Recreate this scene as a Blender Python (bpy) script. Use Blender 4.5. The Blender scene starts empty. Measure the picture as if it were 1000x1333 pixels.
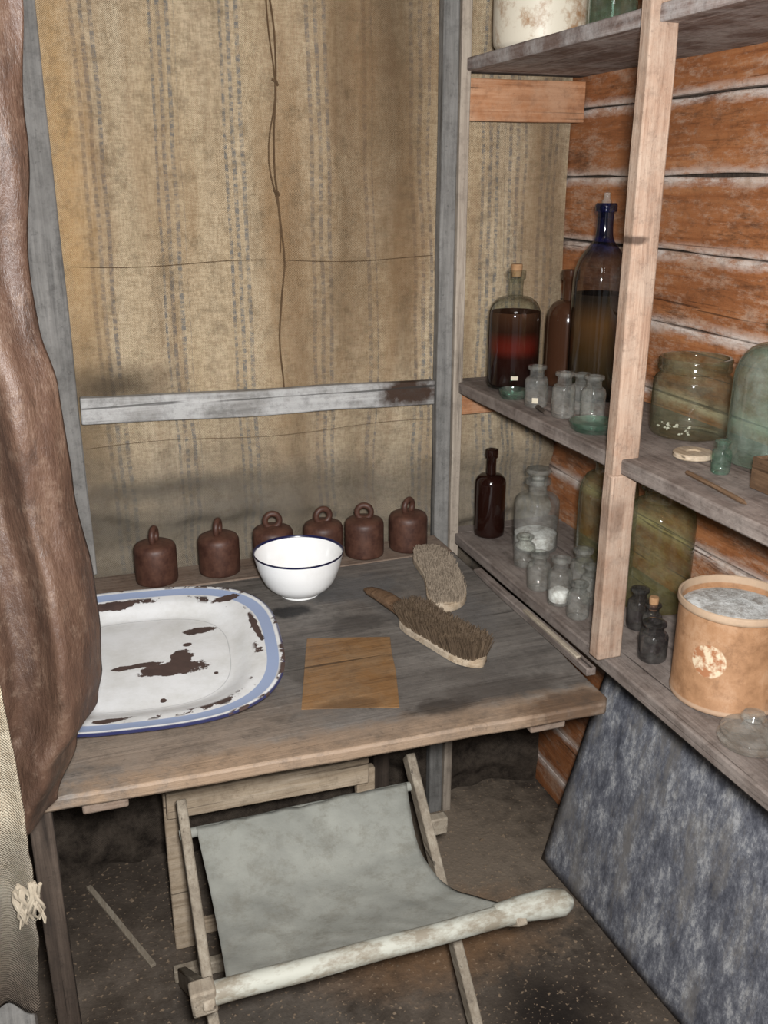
import bpy, bmesh, math, random
from mathutils import Vector, Matrix, noise as mn
random.seed(7)
scene=bpy.context.scene
scene.view_settings.view_transform='Standard'
scene.view_settings.look='None'
COL=scene.collection
R=math.radians

# ------------------------------------------------------------------ node helpers
def S(r,g,b):
    def l(c):
        c/=255.0
        return c/12.92 if c<=.04045 else ((c+.055)/1.055)**2.4
    return (l(r),l(g),l(b),1)
class M:
    def __init__(s,name,rough=.7,spec=.3,metal=0):
        s.m=bpy.data.materials.new(name); s.m.use_nodes=True; s.nt=s.m.node_tree
        s.b=s.nt.nodes['Principled BSDF']; s.out=s.nt.nodes['Material Output']
        s.b.inputs['Roughness'].default_value=rough
        s.b.inputs['Specular IOR Level'].default_value=spec
        s.b.inputs['Metallic'].default_value=metal
        s.tc=s.nt.nodes.new('ShaderNodeTexCoord'); s.P=s.tc.outputs['Object']; s._s=None
    def L(s,a,b):
        if hasattr(a,'is_linked') or hasattr(a,'links'): s.nt.links.new(a,b)
        else: b.default_value=a
    def math(s,op,a,b=0,c=0,clamp=False):
        n=s.nt.nodes.new('ShaderNodeMath'); n.operation=op; n.use_clamp=clamp
        s.L(a,n.inputs[0]); s.L(b,n.inputs[1]); s.L(c,n.inputs[2]); return n.outputs[0]
    def vm(s,op,a,b):
        n=s.nt.nodes.new('ShaderNodeVectorMath'); n.operation=op
        s.L(a,n.inputs[0]); s.L(b,n.inputs[1])
        return n.outputs['Value'] if op in('LENGTH','DISTANCE') else n.outputs[0]
    def sep(s):
        if s._s is None:
            s._s=s.nt.nodes.new('ShaderNodeSeparateXYZ'); s.L(s.P,s._s.inputs[0])
        return s._s.outputs
    def noise(s,scale,detail=4,rough=.6,vec=None,sc=None,dist=0):
        v=vec or s.P
        if sc: v=s.vm('MULTIPLY',v,sc)
        n=s.nt.nodes.new('ShaderNodeTexNoise'); s.L(v,n.inputs['Vector'])
        n.inputs['Scale'].default_value=scale; n.inputs['Detail'].default_value=detail
        n.inputs['Roughness'].default_value=rough; n.inputs['Distortion'].default_value=dist
        return n.outputs[0]
    def ramp(s,fac,stops,interp='LINEAR'):
        n=s.nt.nodes.new('ShaderNodeValToRGB'); s.L(fac,n.inputs[0]); cr=n.color_ramp; cr.interpolation=interp
        while len(cr.elements)<len(stops): cr.elements.new(.5)
        for e,(p,c) in zip(cr.elements,stops):
            e.position=p; e.color=c if hasattr(c,'__len__') else (c,c,c,1)
        return n.outputs[0]
    def mr(s,v,a,b,c=0,d=1):
        n=s.nt.nodes.new('ShaderNodeMapRange'); s.L(v,n.inputs[0])
        for i,x in enumerate((a,b,c,d)): n.inputs[i+1].default_value=x
        return n.outputs[0]
    def mix(s,f,a,b,bt='MIX'):
        n=s.nt.nodes.new('ShaderNodeMix'); n.data_type='RGBA'; n.blend_type=bt
        s.L(f,n.inputs[0]); s.L(a,n.inputs[6]); s.L(b,n.inputs[7]); return n.outputs[2]
    def blob(s,c,r,amp=.9,nz=None,soft=.15):
        if nz is None:
            if not hasattr(s,'_bn'): s._bn=s.noise(28,5,.65)
            nz=s._bn
        d=s.vm('LENGTH',s.vm('DIVIDE',s.vm('SUBTRACT',s.P,tuple(c)),tuple(r)),(0,0,0))
        d=s.math('ADD',d,s.math('MULTIPLY',s.math('SUBTRACT',nz,.5),amp*2))
        return s.mr(d,1-soft,1+soft,1,0)
    def col(s,c): s.L(c,s.b.inputs['Base Color'])
    def bump(s,h,strength=.3,dist=.002):
        n=s.nt.nodes.new('ShaderNodeBump'); n.inputs['Strength'].default_value=strength
        n.inputs['Distance'].default_value=dist; s.L(h,n.inputs['Height']); s.L(n.outputs[0],s.b.inputs['Normal'])

def wood(name,dark,mid,light,axis='x',rough=.75,blobs=(),dust=None,dustamt=.5,grain=1.0,spec=.3,extra=None):
    m=M(name,rough,spec)
    sc={'x':(1.2,26,26),'y':(26,1.2,26),'z':(26,26,1.2)}[axis]
    g=m.noise(3.2*grain,7,.7,sc=sc,dist=.4)
    g2=m.noise(7,5,.6,sc={'x':(.6,2,2),'y':(2,.6,2),'z':(2,2,.6)}[axis])
    c=m.ramp(g,[(.30,dark),(.47,mid),(.66,light)])
    c=m.mix(m.mr(g2,.35,.7,0,.75),c,m.mix(.45,mid,dark),'MIX')
    if dust:
        d=m.noise(11,8,.75)
        c=m.mix(m.mr(d,.42,.60,0,dustamt),c,dust)
    for (ce,ra,colr,st) in blobs:
        c=m.mix(m.math('MULTIPLY',m.blob(ce,ra,.8,soft=.3),st),c,colr)
    if extra: c=extra(m,c)
    sp=m.noise(120,4,.7); mid_=m.noise(34,6,.75)
    c=m.mix(m.mr(mid_,.50,.68,0,.40),c,m.mix(.5,dark,(0.02,.018,.015,1)))
    c=m.mix(m.mr(sp,.60,.72,0,.4),c,tuple(x*.4 for x in dark[:3])+(1,))
    ck=m.noise(2.0,3,.5,sc={'x':(.8,48,48),'y':(48,.8,48),'z':(48,48,.8)}[axis])
    c=m.mix(m.mr(ck,.66,.71,0,.75),c,tuple(x*.25 for x in dark[:3])+(1,))
    m.col(c); m.bump(m.math('SUBTRACT',m.math('ADD',g,m.math('MULTIPLY',sp,.3)),m.math('MULTIPLY',ck,.3)),.6,.003)
    return m.m

# ------------------------------------------------------------------ mesh helpers
def link(o,parent=None):
    COL.objects.link(o)
    if parent: o.parent=parent
    return o
def empty(name,loc=(0,0,0)):
    e=bpy.data.objects.new(name,None); e.location=loc; e.empty_display_size=.05; COL.objects.link(e); return e
def mesh(name,v,f,mat,parent=None,smooth=True,sharp=40,loc=(0,0,0)):
    me=bpy.data.meshes.new(name); me.from_pydata([tuple(p) for p in v],[],f); me.update()
    bm=bmesh.new(); bm.from_mesh(me); bmesh.ops.recalc_face_normals(bm,faces=bm.faces); bm.to_mesh(me); bm.free()
    mats=mat if isinstance(mat,(list,tuple)) else [mat]
    for mm in mats: me.materials.append(mm)
    if smooth:
        for p in me.polygons: p.use_smooth=True
        me.set_sharp_from_angle(angle=R(sharp))
    o=bpy.data.objects.new(name,me); o.location=loc; return link(o,parent)
def board(name,lo,hi,mat,parent=None,bev=.003,jit=.0015,rot=None,piv=None,seg=.05,seed=0):
    """rough sawn board between two corners (cut along its long axis, edges worn)"""
    lo=Vector(lo);hi=Vector(hi);d=hi-lo; ax=max(range(3),key=lambda i:d[i]); a,b=[i for i in range(3) if i!=ax]
    n=max(1,int(d[ax]/seg)); V=[];Fc=[]
    for k in range(n+1):
        for (i,j) in ((0,0),(1,0),(1,1),(0,1)):
            p=[0,0,0]; p[ax]=lo[ax]+d[ax]*k/n; p[a]=hi[a] if i else lo[a]; p[b]=hi[b] if j else lo[b]
            p=Vector(p); q=p*7+Vector((seed,seed*2.1,3))
            w=mn.noise_vector(q)*jit
            p+=w; V.append(p)
    for k in range(n):
        for e in range(4):
            Fc.append((k*4+e,k*4+(e+1)%4,(k+1)*4+(e+1)%4,(k+1)*4+e))
    Fc.append((0,1,2,3));Fc.append(tuple(n*4+i for i in range(4)))
    if rot is not None:
        pv=Vector(piv) if piv is not None else (lo+hi)/2
        V=[pv+rot@(v-pv) for v in V]
    o=mesh(name,V,Fc,mat,parent,True,35)
    if bev:
        md=o.modifiers.new('bev','BEVEL'); md.width=bev; md.segments=2; md.limit_method='ANGLE'; md.angle_limit=R(50)
    return o
def lathe(name,prof,mat,loc=(0,0,0),parent=None,seg=48,sharp=45,matsplit=None,rot=None):
    V=[];F=[]
    idx=[]
    for (r,z) in prof:
        if r<1e-6: idx.append([len(V)]); V.append((0,0,z))
        else:
            row=[]
            for k in range(seg):
                a=2*math.pi*k/seg; row.append(len(V)); V.append((r*math.cos(a),r*math.sin(a),z))
            idx.append(row)
    mi=[]
    for i in range(len(prof)-1):
        A,B=idx[i],idx[i+1]
        for k in range(seg):
            k2=(k+1)%seg
            if len(A)==1 and len(B)==1: continue
            if len(A)==1: F.append((A[0],B[k],B[k2]))
            elif len(B)==1: F.append((A[k],A[k2],B[0]))
            else: F.append((A[k],A[k2],B[k2],B[k]))
            mi.append(matsplit(i) if matsplit else 0)
    me=bpy.data.meshes.new(name); me.from_pydata(V,[],F)
    for mm in (mat if isinstance(mat,(list,tuple)) else [mat]): me.materials.append(mm)
    for p,k in zip(me.polygons,mi): p.use_smooth=True; p.material_index=k
    bm=bmesh.new(); bm.from_mesh(me); bmesh.ops.recalc_face_normals(bm,faces=bm.faces); bm.to_mesh(me); bm.free()
    me.set_sharp_from_angle(angle=R(sharp))
    o=bpy.data.objects.new(name,me); o.location=loc
    if rot: o.rotation_euler=rot
    return link(o,parent)
def smoothprof(pts,n=4):
    out=[];P=[pts[0]]+list(pts)+[pts[-1]]
    for i in range(1,len(P)-2):
        for k in range(n):
            t=k/n
            q=[]
            for c in (0,1):
                p0,p1,p2,p3=P[i-1][c],P[i][c],P[i+1][c],P[i+2][c]
                q.append(.5*((2*p1)+(-p0+p2)*t+(2*p0-5*p1+4*p2-p3)*t*t+(-p0+3*p1-3*p2+p3)*t**3))
            out.append((max(0,q[0]),q[1]))
    out.append(pts[-1]); return out
def tube(name,pts,rad,mat,parent=None,seg=8,loc=(0,0,0),cyc=False):
    pts=[Vector(p) for p in pts]; V=[];F=[];n=len(pts)
    rads=rad if isinstance(rad,(list,tuple)) else [rad]*n
    up=Vector((0,0,1)); pa=None
    for i,p in enumerate(pts):
        if cyc: t=pts[(i+1)%n]-pts[i-1]
        else: t=pts[min(i+1,n-1)]-pts[max(i-1,0)]
        t.normalize()
        if cyc: a=Vector((0,1,0))
        else:
            a=t.cross(up)
            if a.length<.1: a=t.cross(Vector((1,0,0)))
            a.normalize()
        if pa is not None and not cyc:
            a=(pa-t*pa.dot(t)).normalized()
        b=t.cross(a)
        pa=a
        for k in range(seg):
            g=2*math.pi*k/seg; V.append(p+(a*math.cos(g)+b*math.sin(g))*rads[i])
    for i in range(n if cyc else n-1):
        for k in range(seg):
            k2=(k+1)%seg; j=(i+1)%n
            F.append((i*seg+k,i*seg+k2,j*seg+k2,j*seg+k))
    if not cyc:
        F.append(tuple(range(seg)));F.append(tuple((n-1)*seg+k for k in range(seg)))
    return mesh(name,V,F,mat,parent,True,50,loc)
def grid(name,nu,nv,fn,mat,parent=None,solid=0,smooth=True):
    V=[fn(i/nu,j/nv) for j in range(nv+1) for i in range(nu+1)]
    F=[(j*(nu+1)+i,j*(nu+1)+i+1,(j+1)*(nu+1)+i+1,(j+1)*(nu+1)+i) for j in range(nv) for i in range(nu)]
    me=bpy.data.meshes.new(name); me.from_pydata([tuple(v) for v in V],[],F); me.materials.append(mat)
    for p in me.polygons: p.use_smooth=True
    o=bpy.data.objects.new(name,me); link(o,parent)
    if solid:
        md=o.modifiers.new('s','SOLIDIFY'); md.thickness=solid; md.offset=0
    return o
def lerp_tab(tab,z):
    tab=sorted(tab)
    if z<=tab[0][0]: return tab[0][1]
    for (a,b),(c,d) in zip(tab,tab[1:]):
        if z<=c:
            t=(z-a)/(c-a); t=t*t*(3-2*t); return b+(d-b)*t
    return tab[-1][1]

# ------------------------------------------------------------------ materials
def burlap(name,stripes=True,dirty=1.0,base=(S(216,198,168),S(196,175,142))):
    m=M(name,.95,.1); x,y,z=m.sep()
    big=m.noise(2.2,5,.6,sc=(3.0,1,.55))
    c=m.mix(m.mr(big,.35,.65),base[1],base[0])
    wob=m.math('MULTIPLY',m.math('SUBTRACT',m.noise(4,2,.5,sc=(1,1,.6)),.5),.03)
    xs=m.math('ADD',x,wob)
    wz=m.math('SINE',m.math('MULTIPLY',z,2*math.pi/.0034)); wx=m.math('SINE',m.math('MULTIPLY',xs,2*math.pi/.0034))
    weave=m.math('MULTIPLY',wz,wx)
    fib=m.noise(56,4,.8,sc=(1,1,4.5)); fib2=m.noise(56,4,.8,sc=(4.5,1,1))
    ff=m.math('ADD',fib,fib2)
    c=m.mix(m.mr(ff,.86,1.16,.0,.50),c,S(126,102,74),'MIX')
    if stripes:
        tot=None
        for cx in (-.18,.102,.241,.372,.532,.635,.741,.90,.955,1.03):
            k=m.math('COMPARE',xs,cx,.024 if cx not in(.635,) else .012); tot=k if tot is None else m.math('ADD',tot,k)
        fine=m.mr(m.math('SINE',m.math('MULTIPLY',xs,2*math.pi/.0165)),-.2,.4)
        dash=m.mr(m.noise(60,3,.7,sc=(1.2,1,2.2)),.40,.60,.15,1)
        msk=m.math('MULTIPLY',m.math('MULTIPLY',tot,fine),dash)
        c=m.mix(m.math('MULTIPLY',msk,.72),c,S(98,106,112))
    st=m.noise(3.5,5,.6,sc=(3.2,1,.35))
    c=m.mix(m.mr(st,.50,.70,0,.6*dirty),c,S(140,106,70))
    st2=m.noise(9,5,.65,sc=(3.0,1,.22))
    c=m.mix(m.mr(st2,.55,.72,0,.4*dirty),c,S(108,88,64))
    for (ce,ra,cl,sg) in [((.055,1.9,1.5),(.035,.3,.55),S(190,148,92),.6),((.64,1.9,1.62),(.09,.3,.35),S(124,98,70),.7),((.46,1.9,1.35),(.05,.3,.5),S(146,116,82),.6),
                          ((.70,1.9,1.9),(.05,.3,.5),S(96,78,58),.6),((.10,1.9,1.12),(.10,.3,.035),S(70,60,50),.8),((.05,1.9,.95),(.05,.3,.25),S(92,84,72),.6),
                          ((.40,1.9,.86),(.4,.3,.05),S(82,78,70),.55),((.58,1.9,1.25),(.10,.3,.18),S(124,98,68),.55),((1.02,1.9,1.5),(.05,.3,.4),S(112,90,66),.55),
                          ((.20,1.9,.905),(.16,.3,.018),S(60,52,44),.7)]:  # last blob paints the shade of the sagging fold below the rail
        c=m.mix(m.math('MULTIPLY',m.blob(ce,ra,.5,soft=.7),sg),c,cl)
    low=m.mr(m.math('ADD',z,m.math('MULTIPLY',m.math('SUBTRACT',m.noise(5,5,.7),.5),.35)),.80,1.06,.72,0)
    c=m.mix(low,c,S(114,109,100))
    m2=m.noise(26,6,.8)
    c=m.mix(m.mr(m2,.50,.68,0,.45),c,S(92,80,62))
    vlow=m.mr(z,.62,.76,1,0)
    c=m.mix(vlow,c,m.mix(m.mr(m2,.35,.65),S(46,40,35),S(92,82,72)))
    m.col(c); m.bump(m.math('ADD',m.math('MULTIPLY',weave,.4),ff),.9,.0026)
    return m.m
MAT={}
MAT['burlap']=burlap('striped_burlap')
MAT['burlap_plain']=burlap('plain_burlap',False,.4,(S(194,184,162),S(168,154,128)))
MAT['post_grey']=wood('weathered_post',S(66,64,62),S(110,108,104),S(140,137,132),'z',dust=S(140,138,134),dustamt=.35)
MAT['post_light']=wood('pale_batten',S(112,100,88),S(158,146,132),S(184,172,156),'z')
MAT['post_shelf']=wood('shelf_upright_wood',S(104,80,64),S(154,126,106),S(184,160,140),'z',dust=S(170,154,138),dustamt=.5,
    blobs=[((.80,1.2,1.42),(.02,.05,.006),S(50,34,26),.8),((.80,1.2,1.0),(.02,.05,.03),S(96,74,60),.5)])
MAT['rail']=wood('whitewashed_rail',S(90,88,84),S(136,134,130),S(174,172,168),'x',dust=S(186,186,184),dustamt=.6,
    blobs=[((.70,1.86,1.078),(.065,.1,.030),S(58,42,32),1.0)])
MAT['shelf']=wood('shelf_wood',S(64,55,50),S(104,93,86),S(136,124,116),'y',dust=S(150,140,132),dustamt=.5)
MAT['shelf_top']=wood('upper_shelf_wood',S(68,50,43),S(116,98,90),S(166,156,150),'y',dust=S(178,175,172),dustamt=.65)
MAT['orange_batten']=wood('orange_batten_wood',S(118,76,50),S(164,114,78),S(188,144,110),'x',dust=S(184,156,130),dustamt=.35)
def planks():
    def extra(m,c):
        x,y,z=m.sep()
        nz=m.noise(11,8,.8,sc=(1,.6,2))
        fr=m.math('FRACT',m.math('ADD',m.math('DIVIDE',m.math('ADD',z,m.math('MULTIPLY',m.math('SUBTRACT',nz,.5),.045)),.13),.885+.02))
        d=m.math('ABSOLUTE',m.math('SUBTRACT',fr,.5))
        msk=m.math('MULTIPLY',m.mr(d,.03,.15,1,0),m.mr(nz,.38,.50,.2,1))
        c=m.mix(m.math('MULTIPLY',msk,.95),c,S(204,192,182))
        sc=m.noise(17,9,.85,sc=(1,.45,1.4))
        c=m.mix(m.mr(sc,.49,.60,0,.65),c,S(178,150,128))
        dk=m.noise(13,9,.85,sc=(1,.3,1.6))
        return m.mix(m.mr(dk,.53,.64,0,.75),c,S(70,44,30))
    return wood('varnished_plank_wood',S(104,62,38),S(150,94,56),S(170,116,76),'y',rough=.5,spec=.45,extra=extra)
MAT['plank']=planks()
m=M('dirt_floor',.9,.2)
a=m.noise(3,8,.7); b=m.noise(14,6,.7); sp=m.noise(110,2,.5)
c=m.ramp(a,[(.3,S(50,43,38)),(.5,S(92,82,72)),(.7,S(126,114,102))])
c=m.mix(m.mr(b,.4,.7,0,.6),c,S(54,46,38))
for ce,ra,cl,sg in [((.72,1.7,0),(.28,.28,.3),S(134,120,104),.8),((.62,1.45,0),(.22,.10,.2),S(128,92,58),.6),((.2,1.2,0),(.2,.25,.2),S(118,112,104),.4),((.75,1.2,0),(.08,.1,.2),S(26,22,20),.7),((.35,1.0,0),(.2,.1,.2),S(44,36,30),.6)]:
    c=m.mix(m.math('MULTIPLY',m.blob(ce,ra,.9,soft=.5),sg),c,cl)
c=m.mix(m.mr(sp,.62,.7,0,.6),c,S(168,144,118))
m.col(c); m.bump(m.math('ADD',b,m.math('MULTIPLY',sp,.4)),.6,.006); MAT['floor']=m.m
def tabletop():
    bl=[((.12,1.20,.75),(.18,.10,.1),S(134,116,98),.6),((.60,1.30,.75),(.10,.035,.1),S(156,150,142),.4),
        ((.36,1.555,.75),(.040,.026,.1),S(24,22,22),.95),((.60,1.17,.75),(.12,.03,.1),S(46,38,32),.65),
        ((.27,1.60,.75),(.05,.10,.1),S(62,59,56),.6),((.50,1.62,.75),(.10,.06,.1),S(90,90,90),.7),
        ((.40,1.10,.75),(.45,.045,.1),S(144,120,96),.7),((.68,1.10,.75),(.08,.03,.1),S(78,58,42),.8),
        ((.66,1.45,.75),(.06,.10,.1),S(96,93,90),.8),((.45,1.28,.75),(.30,.16,.1),S(78,74,70),.45),
        ((.46,1.47,.75),(.06,.03,.1),S(38,36,36),.5),((.50,1.155,.75),(.05,.02,.1),S(40,34,30),.7),((.33,1.33,.75),(.03,.08,.1),S(52,48,44),.5)]
    return wood('table_top_wood',S(58,54,50),S(92,87,82),S(120,113,106),'x',dust=S(128,123,116),dustamt=.45,blobs=bl,rough=.6,spec=.4)
MAT['table']=tabletop()
MAT['table_back']=wood('table_back_board',S(78,62,52),S(118,100,86),S(142,124,108),'x',dust=S(138,126,114),dustamt=.4)
MAT['patch']=wood('ochre_wood_sheet',S(90,64,40),S(122,90,56),S(140,108,74),'x',rough=.5,dust=S(122,104,82),dustamt=.45,blobs=[((.36,1.2,.75),(.05,.02,.1),S(76,54,34),.6)])
MAT['dark_wood']=wood('dark_wood',S(34,28,24),S(66,56,48),S(90,78,68),'z')
MAT['stool_wood']=wood('stool_wood',S(112,100,86),S(158,146,128),S(186,176,158),'y',dust=S(110,98,84),dustamt=.4)
MAT['frame_wood']=wood('trestle_wood',S(134,116,94),S(180,162,138),S(202,186,164),'x',dust=S(134,118,100),dustamt=.4)
m=M('grey_canvas',.9,.15); nz=m.noise(6,6,.65); fi=m.noise(240,2,.5)
c=m.mix(m.mr(nz,.35,.68),S(138,138,130),S(166,166,156)); c=m.mix(m.mr(m.noise(18,7,.8),.48,.64,0,.5),c,S(120,115,102)); m.col(c); m.bump(fi,.3,.001); MAT['canvas']=m.m
m=M('painted_rail',.6,.3); nz=m.noise(30,5,.7,sc=(.5,1,1)); c=m.mix(m.mr(nz,.44,.60,0,.8),S(176,176,164),S(122,110,92)); m.col(c); MAT['rail_paint']=m.m
m=M('brown_oilcloth',.46,.4); nz=m.noise(5,7,.7,sc=(2,2,.8))
c=m.ramp(nz,[(.3,S(46,33,26)),(.5,S(72,53,42)),(.7,S(94,74,60))]); c=m.mix(m.mr(m.noise(40,6,.8),.52,.66,0,.45),c,S(112,94,80)); c=m.mix(m.mr(m.noise(24,7,.8,sc=(1,1,.4)),.54,.66,0,.5),c,S(34,26,21)); m.col(c)
m.bump(m.noise(9,8,.7,sc=(2,2,.6)),.6,.014); MAT['curtain']=m.m
m=M('brown_stoneware',.5,.35); nz=m.noise(40,5,.7); c=m.mix(m.mr(nz,.35,.65),S(56,34,27),S(86,58,46)); m.col(c); m.bump(nz,.3,.0015); MAT['stone']=m.m
m=M('white_enamel',.18,.5); c=m.mix(m.mr(m.noise(12,5,.7),.5,.75,0,.35),S(226,226,224),S(200,197,188)); m.col(c); MAT['enamel']=m.m
m=M('blue_enamel_rim',.25,.5); m.col(S(24,26,60)); MAT['bluerim']=m.m
m=M('cream_enamel',.45,.4)
c=m.mix(m.mr(m.noise(16,7,.75),.48,.62,0,.9),S(204,196,178),S(146,110,74)); m.col(c); MAT['cream']=m.m
m=M('chipped_enamel',.2,.5)
uv=m.nt.nodes.new('ShaderNodeSeparateXYZ'); m.L(m.tc.outputs['UV'],uv.inputs[0]); rho=uv.outputs[0]
c=m.mix(m.mr(m.noise(9,7,.75),.42,.66,0,.6),S(222,224,224),S(190,190,184))
band=m.math('MULTIPLY',m.mr(rho,.872,.878),m.mr(rho,.955,.962,1,0)); c=m.mix(band,c,S(146,162,192))
edge=m.mr(rho,.978,.99); c=m.mix(edge,c,S(44,48,84))
line=m.math('COMPARE',rho,.62,.003); c=m.mix(m.math('MULTIPLY',line,.4),c,S(120,124,130))
cn=m.noise(22,5,.7)
ring=m.math('MULTIPLY',m.mr(m.math('ABSOLUTE',m.math('SUBTRACT',rho,.825)),.02,.05,1,0),m.mr(cn,.545,.56))
ring2=m.math('MULTIPLY',m.mr(rho,.955,.975),m.mr(m.noise(17,4,.7),.54,.56))
chip=m.math('MAXIMUM',ring,ring2)
fine=m.noise(38,5,.7)
for ce,ra in [((.125,1.400,.76),(.062,.021,.1)),((.075,1.425,.76),(.040,.008,.1)),((.145,1.43,.76),(.018,.030,.1)),((.185,1.52,.76),(.026,.012,.1)),((.16,1.475,.76),(.008,.006,.1)),((.10,1.30,.76),(.006,.007,.1)),((.19,1.36,.76),(.004,.005,.1)),((.02,1.24,.77),(.03,.008,.1)),((.05,1.64,.77),(.05,.012,.1)),((.25,1.60,.77),(.02,.012,.1)),((.278,1.47,.78),(.006,.05,.1))]:
    chip=m.math('MAXIMUM',chip,m.blob(ce,ra,1.0,nz=fine,soft=.04))
c=m.mix(chip,c,m.mix(m.noise(60,4,.6),S(44,34,32),S(88,68,60)))
m.L(m.mr(chip,0,1,.2,.75),m.b.inputs['Roughness']); m.col(c); m.bump(chip,.4,-.001); MAT['tray']=m.m
m=M('galvanised_sheet',.5,.4,.0)
a=m.noise(15,9,.85,sc=(1,1.6,.8)); b=m.noise(60,6,.8)
c=m.ramp(a,[(.38,S(78,80,88)),(.47,S(110,112,120)),(.53,S(136,138,144)),(.60,S(188,188,188))])
c=m.mix(m.mr(b,.48,.64,0,.5),c,S(76,78,86)); c=m.mix(m.mr(m.noise(5,7,.8,sc=(1,2,.7)),.50,.62,0,.65),c,S(134,129,122))
m.col(c); m.bump(b,.4,.003); m.L(m.mr(a,.3,.7,.4,.75),m.b.inputs['Roughness']); MAT['galv']=m.m
m=M('bristle_light',.8,.2); m.col(m.mix(m.noise(60,3,.6),S(92,80,68),S(152,138,120))); MAT['br_l']=m.m
m=M('bristle_dark',.7,.25); m.col(m.mix(m.noise(60,3,.6),S(52,41,32),S(98,82,64))); MAT['br_d']=m.m
MAT['br_wood']=wood('brush_back_wood',S(110,90,70),S(156,138,114),S(184,168,146),'y',dust=S(186,176,160),dustamt=.4)
MAT['br_handle']=wood('brush_handle_wood',S(56,42,31),S(90,69,51),S(120,96,74),'y',rough=.45)
m=M('cord_fibre',.9,.1); m.col(m.mix(m.noise(80,3,.6),S(60,46,34),S(104,84,62))); MAT['cord']=m.m
m=M('pale_rope',.95,.1); m.col(m.mix(m.noise(80,3,.6),S(120,108,92),S(168,158,140))); MAT['rope']=m.m
m=M('cardboard_drum',.6,.3); x,y,z=m.sep()
nz=m.noise(12,8,.75); c=m.ramp(nz,[(.3,S(122,88,60)),(.5,S(154,116,84)),(.7,S(178,144,114))])
c=m.mix(m.mr(m.noise(34,7,.8),.50,.64,0,.55),c,S(112,80,55))
lab=m.blob((-.070,-.039,.085),(.026,.026,.026),.10,soft=.04); c=m.mix(lab,c,m.mix(m.mr(m.noise(70,3,.6),.45,.6),S(198,180,152),S(150,102,70)))
c=m.mix(m.mr(z,.150,.152,0,.6),c,S(176,158,136)); c=m.mix(m.mr(z,.008,.010,.5,0),c,S(172,152,132)); m.col(c); MAT['drum']=m.m
m=M('white_powder',.95,.1); nz=m.noise(30,7,.8); m.col(m.mix(m.mr(nz,.4,.6),S(220,220,216),S(150,144,136))); m.bump(nz,.6,.006); MAT['powder']=m.m
m=M('paper_label',.8,.2); m.col(m.mix(m.noise(60,3,.6),S(206,198,178),S(166,154,132))); MAT['label']=m.m
m=M('cork',.9,.1); m.col(m.mix(m.noise(120,3,.7),S(120,88,60),S(176,140,104))); MAT['cork']=m.m
def glass(name,tint,edge,dust=.08,dustc=S(190,186,176),gl=1.0,top=None,z0=0,z1=1):
    m=M(name); nt=m.nt; nt.nodes.remove(m.b)
    lw=nt.nodes.new('ShaderNodeLayerWeight'); lw.inputs[0].default_value=.5; fc=lw.outputs['Facing']
    tc_=m.mix(m.math('POWER',fc,2.2),tint,edge)
    if top:
        tt=m.mix(m.math('POWER',fc,2.2),top[0],top[1]); tc_=m.mix(m.mr(m.sep()[2],z0,z1),tc_,tt)
    tr=nt.nodes.new('ShaderNodeBsdfTransparent'); m.L(tc_,tr.inputs[0])
    g=nt.nodes.new('ShaderNodeBsdfGlossy'); g.inputs['Roughness'].default_value=.045; g.inputs[0].default_value=(1,1,1,1)
    fr=m.math('ADD',.045,m.math('MULTIPLY',m.math('POWER',fc,4),.7))
    m1=nt.nodes.new('ShaderNodeMixShader'); m.L(m.math('MULTIPLY',fr,gl,clamp=True),m1.inputs[0]); m.L(tr.outputs[0],m1.inputs[1]); m.L(g.outputs[0],m1.inputs[2])
    df=nt.nodes.new('ShaderNodeBsdfDiffuse'); df.inputs[0].default_value=dustc
    m2=nt.nodes.new('ShaderNodeMixShader'); m.L(m.mr(m.noise(22,6,.7),.4,.75,dust*.3,dust*2.2),m2.inputs[0]); m.L(m1.outputs[0],m2.inputs[1]); m.L(df.outputs[0],m2.inputs[2])
    m.L(m2.outputs[0],m.out.inputs[0]); return m.m
MAT['g_clear']=glass('clear_glass',(.96,.97,.95,1),(.46,.48,.48,1),.10,S(206,204,198))
MAT['g_bottle']=glass('bottle_glass',(.93,.95,.93,1),(.35,.38,.36,1),.004)
MAT['g_green']=glass('green_glass',(.66,.88,.80,1),(.14,.38,.32,1),.06)
MAT['g_olive']=glass('olive_glass',(.88,.88,.70,1),(.38,.40,.24,1),.09,S(156,154,130))
MAT['g_jar']=glass('olive_jar_glass',(.86,.87,.78,1),(.32,.34,.26,1),.06,S(160,160,140))
MAT['g_jug']=glass('frosted_green_glass',(.78,.86,.80,1),(.36,.46,.42,1),.15,S(150,162,152))
MAT['g_blue']=glass('blue_grey_glass',(.74,.75,.76,1),(.26,.28,.32,1),.006,S(150,155,165),1.0,((.22,.28,.62,1),(.03,.05,.22,1)),.262,.300)
MAT['g_smoke']=glass('smoky_glass',(.50,.47,.50,1),(.14,.12,.15,1),.06)
def dark(name,c1,c2=None,rough=.1,spec=.5):
    m=M(name,rough,spec); m.col(c1 if c2 is None else c2(m)); return m.m
MAT['amber_dark']=dark('dark_amber_glass',S(30,14,10))
def redliq_lit_band(m):
    z=m.sep()[2]; return m.ramp(m.math('DIVIDE',z,.17),[(.05,S(24,10,7)),(.38,S(34,12,8)),(.49,S(80,22,14)),(.56,S(78,22,14)),(.70,S(38,20,12)),(.97,S(64,40,26))])  # brighter red band: light passing through the liquid, painted into its colour
MAT['liq_red_lit']=dark('dark_red_liquid_lit_band',None,redliq_lit_band,.9,.0)
def ambliq(m):
    z=m.sep()[2]; return m.ramp(m.math('DIVIDE',z,.2),[(.0,S(24,20,13)),(.4,S(58,42,20)),(.75,S(88,60,31)),(.97,S(36,28,19))])
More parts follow.
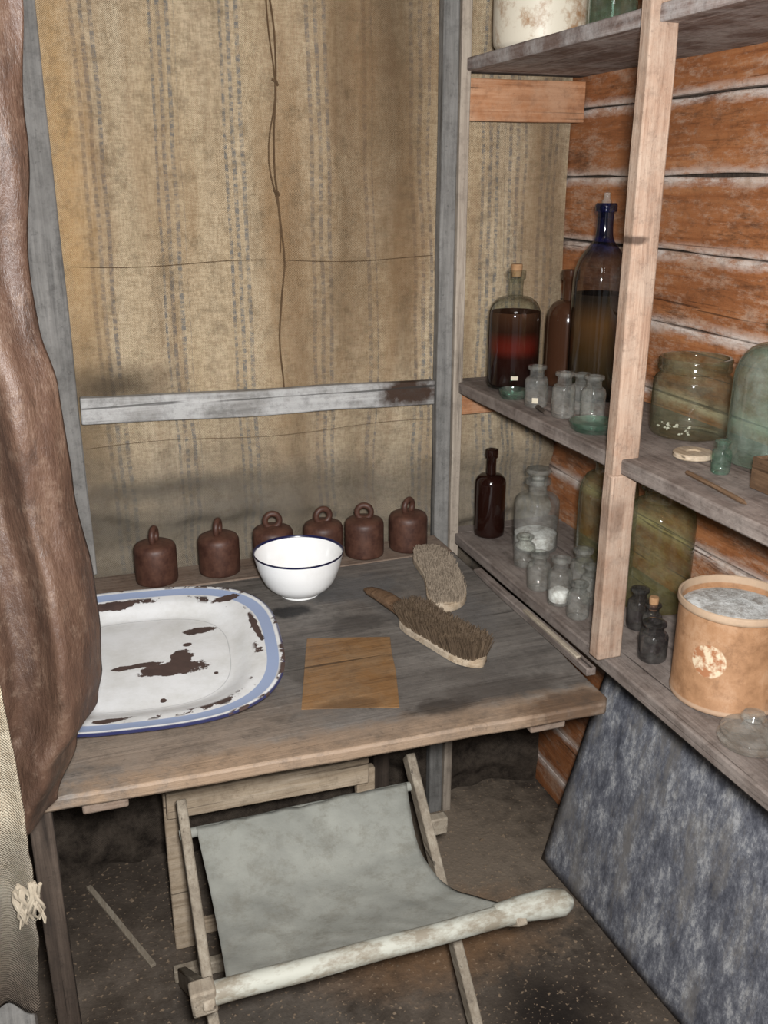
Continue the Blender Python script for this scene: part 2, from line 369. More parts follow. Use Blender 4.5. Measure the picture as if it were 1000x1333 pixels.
MAT['liq_amb']=dark('amber_liquid',None,ambliq,.9,.0)
MAT['brown_glass']=dark('brown_glass',S(58,36,24),None,.12)

# ------------------------------------------------------------------ room shell
BX=1.085; BY=1.90
board('floor',(-.75,-.6,-.05),(1.2,2.02,0),MAT['floor'],bev=0,jit=0)
m_ceil=wood('ceiling_boards',S(70,54,42),S(104,84,68),S(130,108,90),'y')
board('ceiling',(-.75,-.6,2.15),(1.2,2.02,2.2),m_ceil,bev=0,jit=0)
board('wall_left',(-.80,-.6,0),(-.75,2.02,2.15),MAT['dark_wood'],bev=0,jit=0)
wb=empty('wall_back')
board('backing_boards',(-.75,1.95,0),(1.2,2.0,2.15),MAT['dark_wood'],wb,bev=0,jit=0)
def fab(u,v):
    x=-.74+u*(BX+.74-.002); z=.004+v*2.136
    y=BY+.004
    y+=.012*math.sin(x*21+1.2*math.sin(z*1.7)+.5)+.006*math.sin(x*51+2+.8*math.sin(z*2.3+x*4))
    y+=.024*mn.noise(Vector((x*5,3,z*1.2)))+.008*mn.noise(Vector((x*17,7,z*5)))
    k=max(0,min(1,(1.05-z)/.2))
    fold=math.sin(z*36+x*5+5*mn.noise(Vector((x*2.5,0,z*3))))
    y-=k*.020*(max(0,fold)**1.5*.9+mn.noise(Vector((x*7,8,z*11)))+.1)
    lo=1.876
    # free-hanging cloth may bulge a little further between the rail and the table
    if .06<x<.74:
        q=min((x-.06)/.05,(.74-x)/.05,1)*max(0,min(1,(1.03-z)/.04))*max(0,min(1,(z-.86)/.04)); lo-=.022*max(0,q)
    if y<lo+.01: y=lo+.01*math.exp((y-lo-.01)/.01)
    return (x,min(y,1.945),z)
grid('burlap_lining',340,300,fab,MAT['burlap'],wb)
wr=empty('wall_right')
board('backing',(1.115,-.6,0),(1.15,1.93,2.15),MAT['dark_wood'],wr,bev=0,jit=0)
for k,z0 in enumerate([1.51-.13*12+.13*i for i in range(0,18)]):
    z1=min(z0+.127,2.15)
    if z1<=.02: continue
    z0=max(z0,0)
    rot=Matrix.Rotation(R(.8*random.uniform(.5,1.3)),3,'Y')
    board('plank_%d'%k,(BX+.002,-.6,z0),(BX+.024,1.94,z1),MAT['plank'],wr,bev=.003,jit=.004,rot=rot,seed=k*3)

board('wall_post',(-.045,1.845,.752),(.034,1.873,2.14),MAT['post_grey'],bev=.003,seed=1)
cp=empty('corner_post')
board('grey_stud',(.765,1.845,.0),(.799,1.872,2.14),MAT['post_grey'],cp,bev=.003,seed=2)
board('pale_stud',(.801,1.84,.0),(.822,1.872,2.14),MAT['post_light'],cp,bev=.002,seed=5)
board('wall_rail',(.036,1.850,1.052),(.763,1.872,1.104),MAT['rail'],bev=.003,jit=.003,rot=Matrix.Rotation(R(1.0),3,'Y'),seed=3)
pts=[(.437+.006*math.sin(i*.5)+.004*mn.noise(Vector((i*.4,0,0))),1.862-.006*math.sin(i*.3),2.14-i*.0275) for i in range(40)]
hc=empty('hanging_cord')
tube('strand_1',pts,.0017,MAT['cord'],hc,6)
tube('strand_2',[(p[0]-.006+.005*math.sin(i*.8),p[1]-.002,p[2]) for i,p in enumerate(pts[:29])],.0014,MAT['cord'],hc,6)
for k in (10,17,24): 
    p=pts[k]; tube('knot_%d'%k,[(p[0]-.008,p[1]-.003,p[2]+.004),(p[0],p[1]-.006,p[2]),(p[0]+.003,p[1]-.003,p[2]-.006)],.0024,MAT['cord'],hc,6)
ws=empty('wall_strings')
tube('string_1',[(.05+.71*i/30,1.874-.004,1.352-.004*math.sin(i*.35)) for i in range(31)],.0005,MAT['cord'],ws,5)
tube('string_2',[(.04+.72*i/30,1.852,1.012+.005*math.sin(i*.3)) for i in range(31)],.0004,MAT['cord'],ws,5)

# ------------------------------------------------------------------ shelving unit
su=empty('shelving_unit')
X0,X1=.81,BX-.003
board('top_shelf',(X0,.35,1.700),(X1,1.835,1.7232),MAT['shelf_top'],su,bev=.003,jit=.001,seed=11)
board('middle_shelf',(X0,.35,1.070),(X1,1.835,1.0942),MAT['shelf'],su,bev=.003,jit=.001,seed=12)
board('lower_shelf',(X0,.35,.726),(X1,1.835,.7502),MAT['shelf'],su,bev=.003,jit=.001,seed=13)
for n_,za,zb in (('top',1.700,1.723),('middle',1.070,1.094),('lower',.726,.750)):
    board(n_+'_shelf_infill',(.825,1.835,za),(X1,1.873,zb),MAT['shelf'],su,bev=0,jit=0)
board('upright_upper',(.797,1.205,1.060),(.842,1.232,2.14),MAT['post_shelf'],su,bev=.003,seed=21)
board('upright_lower',(.793,1.200,.751),(.838,1.228,1.070),MAT['post_shelf'],su,bev=.003,seed=22)
board('top_cleat',(.825,1.850,1.612),(X1,1.873,1.690),MAT['orange_batten'],su,bev=.002,seed=24)
board('middle_cleat',(.825,1.850,1.018),(.91,1.873,1.068),MAT['orange_batten'],su,bev=.002,seed=25)

# ------------------------------------------------------------------ table
tb=empty('work_table')
V=[(-.10,1.108),(.736,1.080),(.748,1.098),(.764,1.735),(-.10,1.735)]
def slab(name,pl,z0,z1,mat,parent,bev=.003,n=14):
    P=[]
    for i,p in enumerate(pl):
        q=pl[(i+1)%len(pl)]; L=math.dist(p,q); k=max(1,int(L/.05))
        for j in range(k):
            t=j/k; x=p[0]+(q[0]-p[0])*t; y=p[1]+(q[1]-p[1])*t
            w=mn.noise_vector(Vector((x*9,y*9,1)))*(.004 if j else 0); P.append((x+w.x,y+w.y))
    N_=len(P); vs=[(x,y,z0) for x,y in P]+[(x,y,z1) for x,y in P]
    fs=[tuple(range(N_)),tuple(range(N_,2*N_))]+[(i,(i+1)%N_,N_+(i+1)%N_,N_+i) for i in range(N_)]
    o=mesh(name,vs,fs,mat,parent,True,35)
    md=o.modifiers.new('b','BEVEL'); md.width=bev; md.segments=2; md.limit_method='ANGLE'; md.angle_limit=R(50); return o
slab('top',V,.730,.750,MAT['table'],tb,.004)
board('back_board',(-.10,1.738,.725),(.764,1.843,.749),MAT['table_back'],tb,bev=.003,seed=31)
board('leg_left',(-.098,1.12,0),(-.068,1.15,.727),MAT['dark_wood'],tb,seed=32)
board('leg_back',(.60,1.79,0),(.64,1.83,.725),MAT['dark_wood'],tb,seed=33)
board('batten_right',(.62,1.10,.708),(.68,1.74,.729),MAT['table_back'],tb,seed=35)
board('batten_left',(-.03,1.12,.708),(.03,1.74,.729),MAT['table_back'],tb,seed=36)
board('edge_strip',(.768,1.19,.732),(.786,1.64,.7465),MAT['shelf'],tb,bev=.002,seed=37)
board('edge_strip_pale',(.768,1.225,.7467),(.777,1.42,.7515),MAT['stool_wood'],tb,bev=.001,jit=.001,seed=39)
board('chock_left',(.02,1.70,.750),(.075,1.735,.756),MAT['stool_wood'],tb,bev=.002,seed=38)
sh=[(.361,1.438),(.499,1.396),(.434,1.171),(.293,1.215)]
slab('plywood_sheet',sh,.7502,.7514,MAT['patch'],None,.0004)

# ------------------------------------------------------------------ tray
def tray():
    cx,cy_,a,b=.083,1.437,.228,.248; n=3.0; zb=.7515
    prof=[(0,.004),(.2,.004),(.4,.004),(.58,.0045),(.62,.0045),(.66,.006),(.72,.013),(.78,.019),(.82,.0215),(.87,.0225),(.92,.0245),(.96,.0265),(.985,.0280),(1.0,.0265),(.995,.0235),(.96,.0225),(.87,.0185),(.80,.0165),(.72,.009),(.66,.002),(.60,0),(.3,0),(0,0)]
    SEG=96; V=[];UV=[];rows=[]
    for (r,z) in prof:
        if r==0: rows.append([len(V)]*SEG); V.append((cx,cy_,zb+z)); UV.append(0); continue
        row=[]
        for k in range(SEG):
            t=2*math.pi*k/SEG; ct,st=math.cos(t),math.sin(t)
            nn=n
            q=(abs(ct)**nn+abs(st)**nn)**(-1/nn)
            x=a*r*q*ct; y=b*r*q*st
            rr=R(-7); x,y=x*math.cos(rr)-y*math.sin(rr),x*math.sin(rr)+y*math.cos(rr)
            row.append(len(V)); V.append((cx+x,cy_+y,zb+z)); UV.append(r)
        rows.append(row)
    F=[]
    for i in range(len(rows)-1):
        for k in range(SEG):
            k2=(k+1)%SEG; q=[]
            for v in (rows[i][k],rows[i][k2],rows[i+1][k2],rows[i+1][k]):
                if v not in q: q.append(v)
            if len(q)>2: F.append(tuple(q))
    o=mesh('enamel_tray',V,F,MAT['tray'],None,True,60)
    uvl=o.data.uv_layers.new(name='uv')
    for lp in o.data.loops: uvl.data[lp.index].uv=(UV[lp.vertex_index],0)
tray()

# ------------------------------------------------------------------ bowl
pr=smoothprof([(0,.006),(.020,.006),(.045,.012),(.062,.026),(.074,.050),(.080,.072),(.083,.085)],4)
out=smoothprof([(.0855,.0855),(.0825,.072),(.0765,.050),(.0645,.024),(.047,.008),(.038,.004)],4)
P_=pr+[(.0845,.0870),(.0862,.0868)]+out+[(.038,0),(.034,0),(.032,.003),(0,.003)]
nb=len(pr)
lathe('enamel_bowl',P_,[MAT['enamel'],MAT['bluerim']],(.398,1.632,.7505),None,64,60,lambda i:1 if nb-2<=i<=nb+2 else 0)
# ------------------------------------------------------------------ stoneware weights with ring handle
def weight(name,x,y,ang,s=1.0):
    e=empty(name,(x,y,.7497)); e.rotation_euler=(0,0,ang)
    pr=[(0,0),(.037,0),(.0405,.002),(.0415,.006),(.0415,.064),(.0410,.071),(.038,.077),(.031,.0805),(.020,.083),(.012,.084),(0,.0845)]
    lathe('body',pr,MAT['stone'],(0,0,0),e,40,50)
    pts=[(.0150*math.cos(t),0,.0945+.0150*math.sin(t)) for t in [2*math.pi*k/20 for k in range(20)]]
    tube('ring',pts,.0062,MAT['stone'],e,10,cyc=True)
W=[(.146,1.785,R(68)),(.272,1.790,R(66)),(.385,1.795,R(-5)),(.491,1.790,R(5)),(.579,1.784,R(-18)),(.680,1.788,R(35))]
for x,y,a in W: weight('stoneware_weight',x,y,a)

# ------------------------------------------------------------------ brushes
def brush(name,p0,p1,w,hb,hbr,bm,backm,handle=None,flip=False,bend=.0,rake=.3,n_b=1700):
    p0=Vector(p0);p1=Vector(p1); d=(p1-p0); L=d.length; ang=math.atan2(d.y,d.x)
    e=empty(name,(p0.x,p0.y,p0.z)); e.rotation_euler=(0,0,ang)
    def hw(t):
        return w*.5*(max(0.0,1-abs(2*t-1)**4))**.5*(1-.10*math.cos((t-.5)*6)) 
    def cyy(t): return bend*math.sin(math.pi*t)
    N_=28; V=[];F=[]
    for i in range(N_+1):
        t=.001+.998*i/N_; h=max(hw(t),.0015)
        for (yy,zz) in ((-1,.15),(-.8,0),(.8,0),(1,.15),(1,.8),(.85,1),(-.85,1),(-1,.8)):
            V.append((t*L,cyy(t)+yy*h,zz*hb))
    for i in range(N_):
        for k in range(8): F.append((i*8+k,i*8+(k+1)%8,(i+1)*8+(k+1)%8,(i+1)*8+k))
    F.append(tuple(range(8)));F.append(tuple(N_*8+k for k in range(8)))
    mesh('back',V,F,backm,e,True,50)
    V=[];F=[]
    for i in range(n_b):
        t=random.uniform(.03,.97); h=hw(t)*.92; s=random.uniform(-1,1)
        x=t*L;y=cyy(t)+s*h; l=hbr*random.uniform(.8,1.05); lean=Vector((random.gauss(0,.10)+(t-.5)*.3,random.gauss(0,.10)+s*rake,1)).normalized()
        r=.0011; a=random.uniform(0,6.28); b0=len(V); z0=hb*.95
        for k in range(3): V.append((x+r*math.cos(a+k*2.09),y+r*math.sin(a+k*2.09),z0))
        for k in range(3): V.append((x+lean.x*l+.6*r*math.cos(a+k*2.09),y+lean.y*l+.6*r*math.sin(a+k*2.09),z0+lean.z*l))
        for k in range(3): F.append((b0+k,b0+(k+1)%3,b0+3+(k+1)%3,b0+3+k))
        F.append((b0+3,b0+4,b0+5))
    mesh('bristles',V,F,bm,e,False)
    if handle:
        pts=[];rd=[]
        for i in range(12):
            t=i/11; pts.append((-handle*t+.012,.006*math.sin(t*3),hb*.5+.004+.012*math.sin(t*2.2))); rd.append(.010+.006*math.sin(math.pi*min(1,t*1.05))-(.005 if i==11 else 0))
        h=tube('handle',pts,rd,MAT['br_handle'],e,12)
        h.scale=(1,1.15,.65); h.location=(0,0,.004)
    return e
brush('scrubbing_brush',(.696,1.732,.7502),(.632,1.455,.7502),.080,.016,.014,MAT['br_l'],MAT['br_wood'],bend=.014,rake=.1,n_b=3200)
brush('hand_brush',(.545,1.450,.7502),(.605,1.245,.7502),.060,.014,.034,MAT['br_d'],MAT['br_wood'],handle=.135,bend=-.004,n_b=3400)

# ------------------------------------------------------------------ bottles and jars
def bottle(name,x,y,z,r,h,neck_r,shoulder,neck_h,mat,lipr=None,liquid=None,lh=0,stopper=None,contents=None,label=None):
    lipr=lipr or neck_r*1.35; zs=h-neck_h
    zb=zs-shoulder
    pr=[(0,.004),(r*.6,.002),(r*.85,0),(r*.97,.003),(r,.010),(r,zb*.5),(r,zb)]
    for k in range(1,7):
        t=k/6*math.pi/2; pr.append((neck_r+(r-neck_r)*math.cos(t)**.9 if k<6 else neck_r, zb+shoulder*math.sin(t)))
    pr+= [(neck_r*.97,zs+neck_h*.3),(neck_r,zs+neck_h*.62),(lipr,zs+neck_h*.68),(lipr*1.02,zs+neck_h*.82),(lipr,h-.001),(lipr*.9,h),(neck_r*.72,h),(neck_r*.7,h-neck_h*.5)]
    if liquid is None and contents is None and stopper is None and label is None:
        return lathe(name,pr,mat,(x,y,z),None,40,50)
    e=empty(name,(x,y,z)); lathe('glass',pr,mat,(0,0,0),e,40,50)
    if liquid:
        q=r-.0015; lp=[(0,.006),(q*.9,.006),(q,.012),(q,min(lh,zb))]
        if lh>zb:
            for k in range(1,5):
                t=k/6*math.pi/2
                if zb+shoulder*math.sin(t)<=lh: lp.append((neck_r+(q-neck_r)*math.cos(t)**.9,zb+shoulder*math.sin(t)-.001))
        lp.append((0,lp[-1][1])); lathe('liquid',lp,liquid,(0,0,0),e,40,50)
    if contents:
        q=r-.003; lathe('contents',[(0,.005),(q*.9,.005),(q,.010),(q,contents*.8),(q*.5,contents),(0,contents*.85)],MAT['powder'],(0,0,0),e,24,60)
    if stopper=='cork':
        lathe('cork',[(0,h-.012),(neck_r*.68,h-.012),(neck_r*.78,h+.010),(neck_r*.7,h+.012),(0,h+.012)],MAT['cork'],(0,0,0),e,20,50)
    if stopper=='glass':
        lathe('stopper',[(0,h-.015),(neck_r*.6,h-.015),(neck_r*.7,h+.001),(neck_r*.6,h+.006),(neck_r*1.25,h+.010),(neck_r*1.4,h+.016),(neck_r*1.25,h+.022),(0,h+.024)],MAT['g_clear'],(0,0,0),e,24,50)
    if label:
        a0,a1,z0_,z1_=label; n=8; rr=r+.0006
        V=[(rr*math.cos(a0+(a1-a0)*i/n),rr*math.sin(a0+(a1-a0)*i/n),zz) for zz in (z0_,z1_) for i in range(n+1)]
        mesh('paper_label',V,[(i,i+1,n+2+i,n+1+i) for i in range(n)],MAT['label'],e)
    return e
ZL=.7515; ZM=1.0955; ZT=1.7245
AV=math.atan2(-1.5,-.95)   # side of the bottles that faces into the room
bottle('brown_bottle',.878,1.800,ZL,.034,.198,.011,.022,.055,MAT['amber_dark'],.014)
bottle('stoppered_bottle',.935,1.69,ZL,.048,.158,.020,.022,.032,MAT['g_clear'],.027,stopper='glass',contents=.045)
bottle('olive_jar',1.005,1.53,ZL,.058,.245,.030,.045,.035,MAT['g_olive'],.036)
bottle('olive_jar',1.012,1.365,ZL,.063,.235,.034,.045,.030,MAT['g_olive'],.040)
def vial(x,y,z,r,h,mat,cont=None,name='glass_vial',st=None,label=None):
    return bottle(name,x,y,z,r,h,r*.62,h*.16,h*.26,mat,r*.80,contents=cont,stopper=st,label=label)
vial(.870,1.613,ZL,.022,.066,MAT['g_clear']); vial(.842,1.499,ZL,.023,.074,MAT['g_clear']); vial(.846,1.425,ZL,.023,.092,MAT['g_clear'],.03)
vial(.917,1.465,ZL,.024,.085,MAT['g_clear']); vial(.848,1.360,ZL,.021,.068,MAT['g_clear']); vial(.905,1.41,ZL,.021,.075,MAT['g_clear'])
vial(.926,1.287,ZL,.020,.076,MAT['g_smoke']); vial(.918,1.235,ZL,.017,.070,MAT['g_smoke'],None,'glass_vial','cork'); vial(.882,1.178,ZL,.024,.068,MAT['g_smoke'])
td=empty('cardboard_drum',(.925,1.048,ZL))
dw=lathe('drum_wall',[(0,0),(.080,0),(.082,.002),(.0825,.006),(.081,.009),(.081,.149),(.0835,.151),(.0845,.155),(.0835,.162),(.0815,.163),(.0795,.162),(.0785,.150),(.0785,.12)],MAT['drum'],(0,0,0),td,64,50)
lathe('powder_fill',[(.0785,.142),(.06,.148),(.04,.145),(.02,.150),(0,.147)],MAT['powder'],(0,0,0),td,48,80)
lathe('glass_lid',[(0,0),(.036,0),(.044,.004),(.046,.010),(.040,.014),(.043,.018),(.043,.022),(.034,.027),(.016,.030),(.012,.036),(.018,.042),(.014,.049),(0,.051)],MAT['g_clear'],(.868,.918,ZL),None,32,40)
lathe('dark_dish',[(0,0),(.03,0),(.045,.012),(.047,.020),(.044,.020),(.03,.005),(0,.004)],MAT['amber_dark'],(1.02,1.19,ZL),None,32,40)
bottle('corked_bottle',.893,1.750,ZM,.053,.236,.015,.040,.050,MAT['g_bottle'],.019,liquid=MAT['liq_red_lit'],lh=.158,stopper='cork',label=(AV+.05,AV+.32,.024,.032))
bottle('brown_jar_bottle',1.008,1.735,ZM,.045,.235,.014,.045,.06,MAT['brown_glass'],.018,label=(AV+.3,AV+.7,.10,.13))
b3=empty('large_blue_bottle',(.995,1.600,ZM))
lathe('glass',smoothprof([(0,.004),(.040,.001),(.050,.004),(.053,.012),(.053,.10),(.053,.20),(.051,.240),(.042,.268),(.026,.290),(.018,.302),(.0155,.32),(.0150,.345),(.0150,.350)],3)+[(.020,.351),(.0205,.362),(.018,.366),(.010,.366),(.010,.34)],MAT['g_blue'],(0,0,0),b3,48,50)
lathe('liquid',[(0,.006),(.047,.006),(.0515,.014),(.0515,.20),(.0505,.203),(0,.203)],MAT['liq_amb'],(0,0,0),b3,40,50)
lathe('stopper',[(0,.35),(.009,.35),(.009,.37),(.006,.374),(.006,.384),(0,.386)],MAT['g_clear'],(0,0,0),b3,20,50)
vial(.855,1.573,ZM,.022,.078,MAT['g_clear'],name='small_glass_jar',label=(AV-.25,AV+.25,.010,.020)); vial(.862,1.482,ZM,.021,.082,MAT['g_clear'],name='small_glass_jar'); vial(.900,1.444,ZM,.022,.080,MAT['g_clear'],name='small_glass_jar'); vial(.908,1.499,ZM,.020,.074,MAT['g_clear'],name='small_glass_jar')
def dish(x,y,r,z,h=.016):
    lathe('green_glass_dish',[(0,.003),(r*.6,.001),(r*.8,0),(r*.93,h*.4),(r,h),(r*.97,h+.001),(r*.88,h*.5),(r*.7,.005),(0,.005)],MAT['g_green'],(x,y,z),None,40,50)
dish(.862,1.375,.042,ZM); dish(.848,1.655,.028,ZM)
wj=empty('wide_mouth_jar',(1.0,1.300,ZM))
lathe('glass',smoothprof([(0,.005),(.045,.003),(.058,.002),(.064,.010),(.065,.03),(.065,.085),(.062,.098),(.056,.104),(.055,.108)],3)+[(.059,.110),(.060,.116),(.058,.119),(.059,.123),(.0595,.128),(.057,.131),(.053,.131),(.052,.11)],MAT['g_jar'],(0,0,0),wj,56,50)
for k in range(26):
    a=2.9+random.uniform(0,1.2); rr_=random.uniform(.040,.060); s_=random.uniform(.0012,.0032)
    lathe('crystal_%d'%k,[(0,0),(s_,.001),(s_*1.1,s_*.6),(s_*.5,s_*1.2),(0,s_*1.3)],MAT['powder'],(rr_*math.cos(a),rr_*math.sin(a),.008+random.uniform(0,.016)),wj,6,20)
bottle('glass_carboy',1.011,1.115,ZM,.066,.215,.020,.055,.035,MAT['g_jug'],.026)
vial(.905,1.094,ZM,.014,.050,MAT['g_green'],name='small_green_vial')
lathe('wooden_disc',[(0,0),(.029,0),(.031,.002),(.031,.007),(.029,.009),(.012,.009),(.010,.007),(0,.007)],MAT['br_wood'],(.920,1.178,ZM),None,32,40)
wbx=empty('small_wooden_box',(0,0,0))
for n_,a_,b_ in (('side_1',(.898,.972,ZM),(.902,1.022,ZM+.045)),('side_2',(.942,.972,ZM),(.946,1.022,ZM+.045)),('side_3',(.902,.972,ZM),(.942,.976,ZM+.045)),('side_4',(.902,1.018,ZM),(.942,1.022,ZM+.045)),('lid',(.902,.976,ZM),(.942,1.018,ZM+.040))):
    board(n_,a_,b_,MAT['br_handle'],wbx,bev=.001,jit=0)
tube('pencil',[(.852,1.10,ZM+.004),(.846,1.03,ZM+.004),(.840,.965,ZM+.004),(.839,.955,ZM+.0035)],[.0035,.0035,.0035,.0008],MAT['br_handle'],None,6)
tube('wooden_peg',[(.845,1.545,ZM+.005),(.835,1.50,ZM+.005)],[.005,.003],MAT['dark_wood'],None,6)
lathe('enamel_pot',smoothprof([(0,.0),(.07,.001),(.082,.006),(.088,.02),(.089,.08),(.089,.14)],3)+[(.093,.142),(.094,.148),(.091,.150),(.086,.146),(.085,.05),(.07,.01),(0,.008)],MAT['cream'],(.913,1.735,ZT),None,56,50)
bottle('green_bottle',.93,1.52,ZT,.04,.2,.013,.04,.05,MAT['g_green'],.017)

# ------------------------------------------------------------------ stool
st=empty('folding_camp_stool')
YB=1.437; ZB=.405
def seat(u,v):
    y=YB+(1.062-YB)*v; s=math.sin(math.pi*v)
    xl=.148+(.135-.148)*v+.006*s; xr=.548+(.545-.548)*v-.030*s+.05*v**6
    zz=(ZB+.008)+(.425-ZB-.008)*v-.040*s-.008*s*math.sin(math.pi*u)
    zz+=.006*mn.noise(Vector((u*5,v*4,2)))+.002*mn.noise(Vector((u*16,v*9,6)))
    return (xl+(xr-xl)*u,y,zz)
grid('canvas_seat',50,50,seat,MAT['canvas'],st,.002)
def rail(name,x0,x1,y,z,r,mat):
    n=16; tube(name,[(x0+(x1-x0)*i/n,y,z+.001*math.sin(i)) for i in range(n+1)],r,mat,st,14)
rail('front_rail',.115,.60,1.058,.417,.0165,MAT['rail_paint'])
rail('back_rail',.118,.575,YB+.006,ZB-.006,.009,MAT['canvas'])
def beam(name,a,b,w,t,mat,parent,bev=.003,side=Vector((1,0,0))):
    a=Vector(a);b=Vector(b); d=(b-a).normalized(); n_=d.cross(side).normalized(); V=[]
    for p in (a,b):
        for i,j in ((-1,-1),(1,-1),(1,1),(-1,1)): V.append(p+side*(i*w/2)+n_*(j*t/2))
    F=[(0,1,2,3),(4,5,6,7)]+[(i,(i+1)%4,4+(i+1)%4,4+i) for i in range(4)]
    o=mesh(name,V,F,mat,parent,True,35); md=o.modifiers.new('b','BEVEL'); md.width=bev; md.segments=2; return o
beam('leg_1',(.128,1.475,.448),(.128,1.03,.010),.018,.034,MAT['stool_wood'],st)
beam('leg_2',(.566,1.475,.448),(.566,1.03,.010),.018,.034,MAT['stool_wood'],st)
beam('leg_3',(.106,1.045,.425),(.106,1.52,.010),.018,.034,MAT['stool_wood'],st)
beam('leg_4',(.590,1.045,.425),(.590,1.52,.010),.018,.034,MAT['stool_wood'],st)
beam('rail_end_left',(.082,1.058,.415),(.118,1.058,.417),.03,.042,MAT['stool_wood'],st,.004,Vector((0,1,0)))
pts=[(.555,1.062,.418),(.60,1.060,.420),(.64,1.055,.422),(.668,1.048,.422),(.680,1.044,.42)]
tube('rail_end_right',pts,[.017,.020,.023,.021,.010],MAT['rail_paint'],st,14)
beam('rear_stretcher',(.09,1.505,.032),(.61,1.505,.032),.02,.03,MAT['stool_wood'],st,.003,Vector((0,1,0)))
beam('front_stretcher',(.11,1.052,.032),(.60,1.052,.032),.02,.026,MAT['stool_wood'],st,.003,Vector((0,1,0)))
beam('side_peg',(.570,1.378,.352),(.606,1.378,.352),.022,.036,MAT['stool_wood'],st,.003,Vector((0,1,0)))
for x in (.117,.578): tube('pivot_%d'%int(x*1000),[(x-.022,1.262,.232),(x+.022,1.262,.232)],.006,MAT['dark_wood'],st,8)

tf=empty('wooden_trestle')
board('leg_left',(.105,1.60,0),(.150,1.62,.375),MAT['frame_wood'],tf,seed=51)
board('leg_right',(.50,1.60,0),(.54,1.62,.345),MAT['frame_wood'],tf,seed=52)
board('crossbar',(.11,1.578,.330),(.52,1.598,.388),MAT['frame_wood'],tf,rot=Matrix.Rotation(R(1.5),3,'Y'),seed=53)
board('foot',(.16,1.602,.02),(.50,1.618,.055),MAT['frame_wood'],tf,seed=54)

def sheet(u,v):
    a=Vector((.955,1.60,.003)); b=Vector((1.005,.62,.003)); c=Vector((1.052,1.505,.640)); d=Vector((1.068,.55,.640))
    p=(a*(1-u)+b*u)*(1-v)+(c*(1-u)+d*u)*v
    p.x+=.008*mn.noise(Vector((u*3,v*3,5)))-.005
    return p
grid('galvanised_metal_sheet',40,24,sheet,MAT['galv'],None,.003)

edge=[(.770,-.085),(.785,-.070),(.80,-.054),(.88,-.024),(.93,.004),(.967,.012),(1.02,.016),(1.082,.014),(1.2,.004),(1.301,-.001),(1.36,-.010),(1.432,-.013),(1.55,-.002),(1.657,.009),(2.14,.012)]
def curt(u,v):
    z=.772+v*(2.14-.772); e=lerp_tab(edge,z); k=u
    e+=.004*mn.noise(Vector((z*9,2,1)))*min(1,(2.2-z))
    x=e-k*.62
    y=1.0+.020*math.sin(u*48+1.8*math.sin(z*2.2)+.6)*min(1,u*6+.15)+.012*math.sin(u*27+z*3)+.024*mn.noise(Vector((u*7,z*2.6,1)))+.014*mn.noise(Vector((u*26,z*6,4)))
    y+=.03*(1-min(1,u*9))**2
    bul=math.exp(-((z-.95)/.16)**2); y-=.03*bul*math.exp(-((u-.06)/.07)**2)
    return (x,y,z)
grid('brown_curtain',300,200,curt,MAT['curtain'],None,.002)
bs=empty('burlap_strip')
edge2=[(.58,-.100),(.62,-.096),(.66,-.092),(.72,-.086),(.78,-.085),(.86,-.084),(.93,-.086),(1.00,-.089),(1.04,-.094),(1.12,-.13)]
def strip(u,v):
    z=.60+v*.50; e=lerp_tab(edge2,z)+.004*mn.noise(Vector((z*30,1,1)))
    return (e-u*.16,.935+.010*math.sin(u*16+z*7)+.012*mn.noise(Vector((u*5,z*16,3))),z)
grid('cloth',40,80,strip,MAT['burlap_plain'],bs,.003)
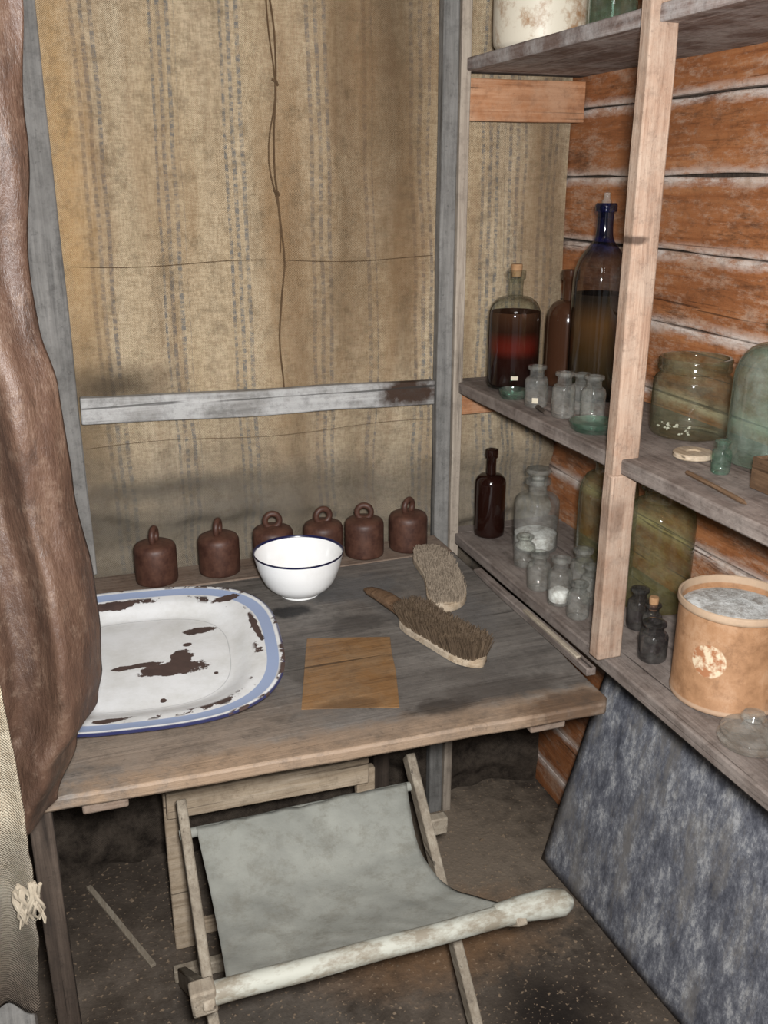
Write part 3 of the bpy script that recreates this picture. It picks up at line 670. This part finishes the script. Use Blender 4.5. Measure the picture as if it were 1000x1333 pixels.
for k in range(14):
    x0=-.092+random.uniform(-.012,.012); ph=random.uniform(0,6); pts=[(x0+.004*math.sin(ph+i*1.1),.922+.004*math.cos(ph*2+i),.775-random.uniform(0,.004)-i*.0085) for i in range(7)]
    tube('fray_%d'%k,pts,[.0022,.0024,.0022,.002,.0018,.0014,.0008],MAT['rope'],bs,6)
board('door_stud',(-.150,.955,0),(-.108,.985,.60),MAT['post_grey'],bs,seed=61)
board('wooden_lath',(-.006,1.56,.0012),(.006,1.86,.008),MAT['stool_wood'],None,.001,.001,rot=Matrix.Rotation(R(22),3,'Z'),seed=71)

V=[];F=[]
for i in range(420):
    x=random.uniform(.0,.95);y=random.uniform(.95,1.85); r=random.uniform(.001,.0035)*(2.2 if random.random()<.08 else 1); b0=len(V)
    for k in range(5):
        a=k*1.257+random.random(); V.append((x+r*math.cos(a),y+r*math.sin(a),.0005))
    V.append((x,y,r*.9+.0005))
    for k in range(5): F.append((b0+k,b0+(k+1)%5,b0+5))
m=M('grit',.9,.2); m.col(m.mix(m.noise(30,2,.5),S(60,48,38),S(160,140,118)))
mesh('floor_grit',V,F,m.m,None,False)

# ------------------------------------------------------------------ light, world, camera
w=bpy.data.worlds.new('w'); scene.world=w; w.use_nodes=True
w.node_tree.nodes['Background'].inputs[0].default_value=(.97,.98,1,1); w.node_tree.nodes['Background'].inputs[1].default_value=.24
def area(name,loc,tgt,size,en,colr=(1,1,1)):
    l=bpy.data.lights.new(name,'AREA'); l.size=size; l.energy=en; l.color=colr
    o=bpy.data.objects.new(name,l); o.location=loc; o.rotation_euler=(Vector(tgt)-Vector(loc)).to_track_quat('-Z','Y').to_euler(); COL.objects.link(o)
area('camera_flash',(.035,-.01,1.545),(.60,1.5,1.15),.07,46,(.99,.99,1))
area('overhead_fill',(.25,.2,2.10),(.5,1.3,.6),.5,5,(1,.98,.95))  # added soft fill from above for ambient light, not a lamp of the room
cam=bpy.data.objects.new('camera',bpy.data.cameras.new('camera')); COL.objects.link(cam)
cam.location=(0,0,1.5); cam.rotation_euler=(R(90)-math.atan(431/1232),0,-math.atan(456/1305))
cam.data.sensor_fit='VERTICAL'; cam.data.sensor_height=36; cam.data.lens=1232/1333*36; cam.data.clip_start=.02
scene.camera=cam
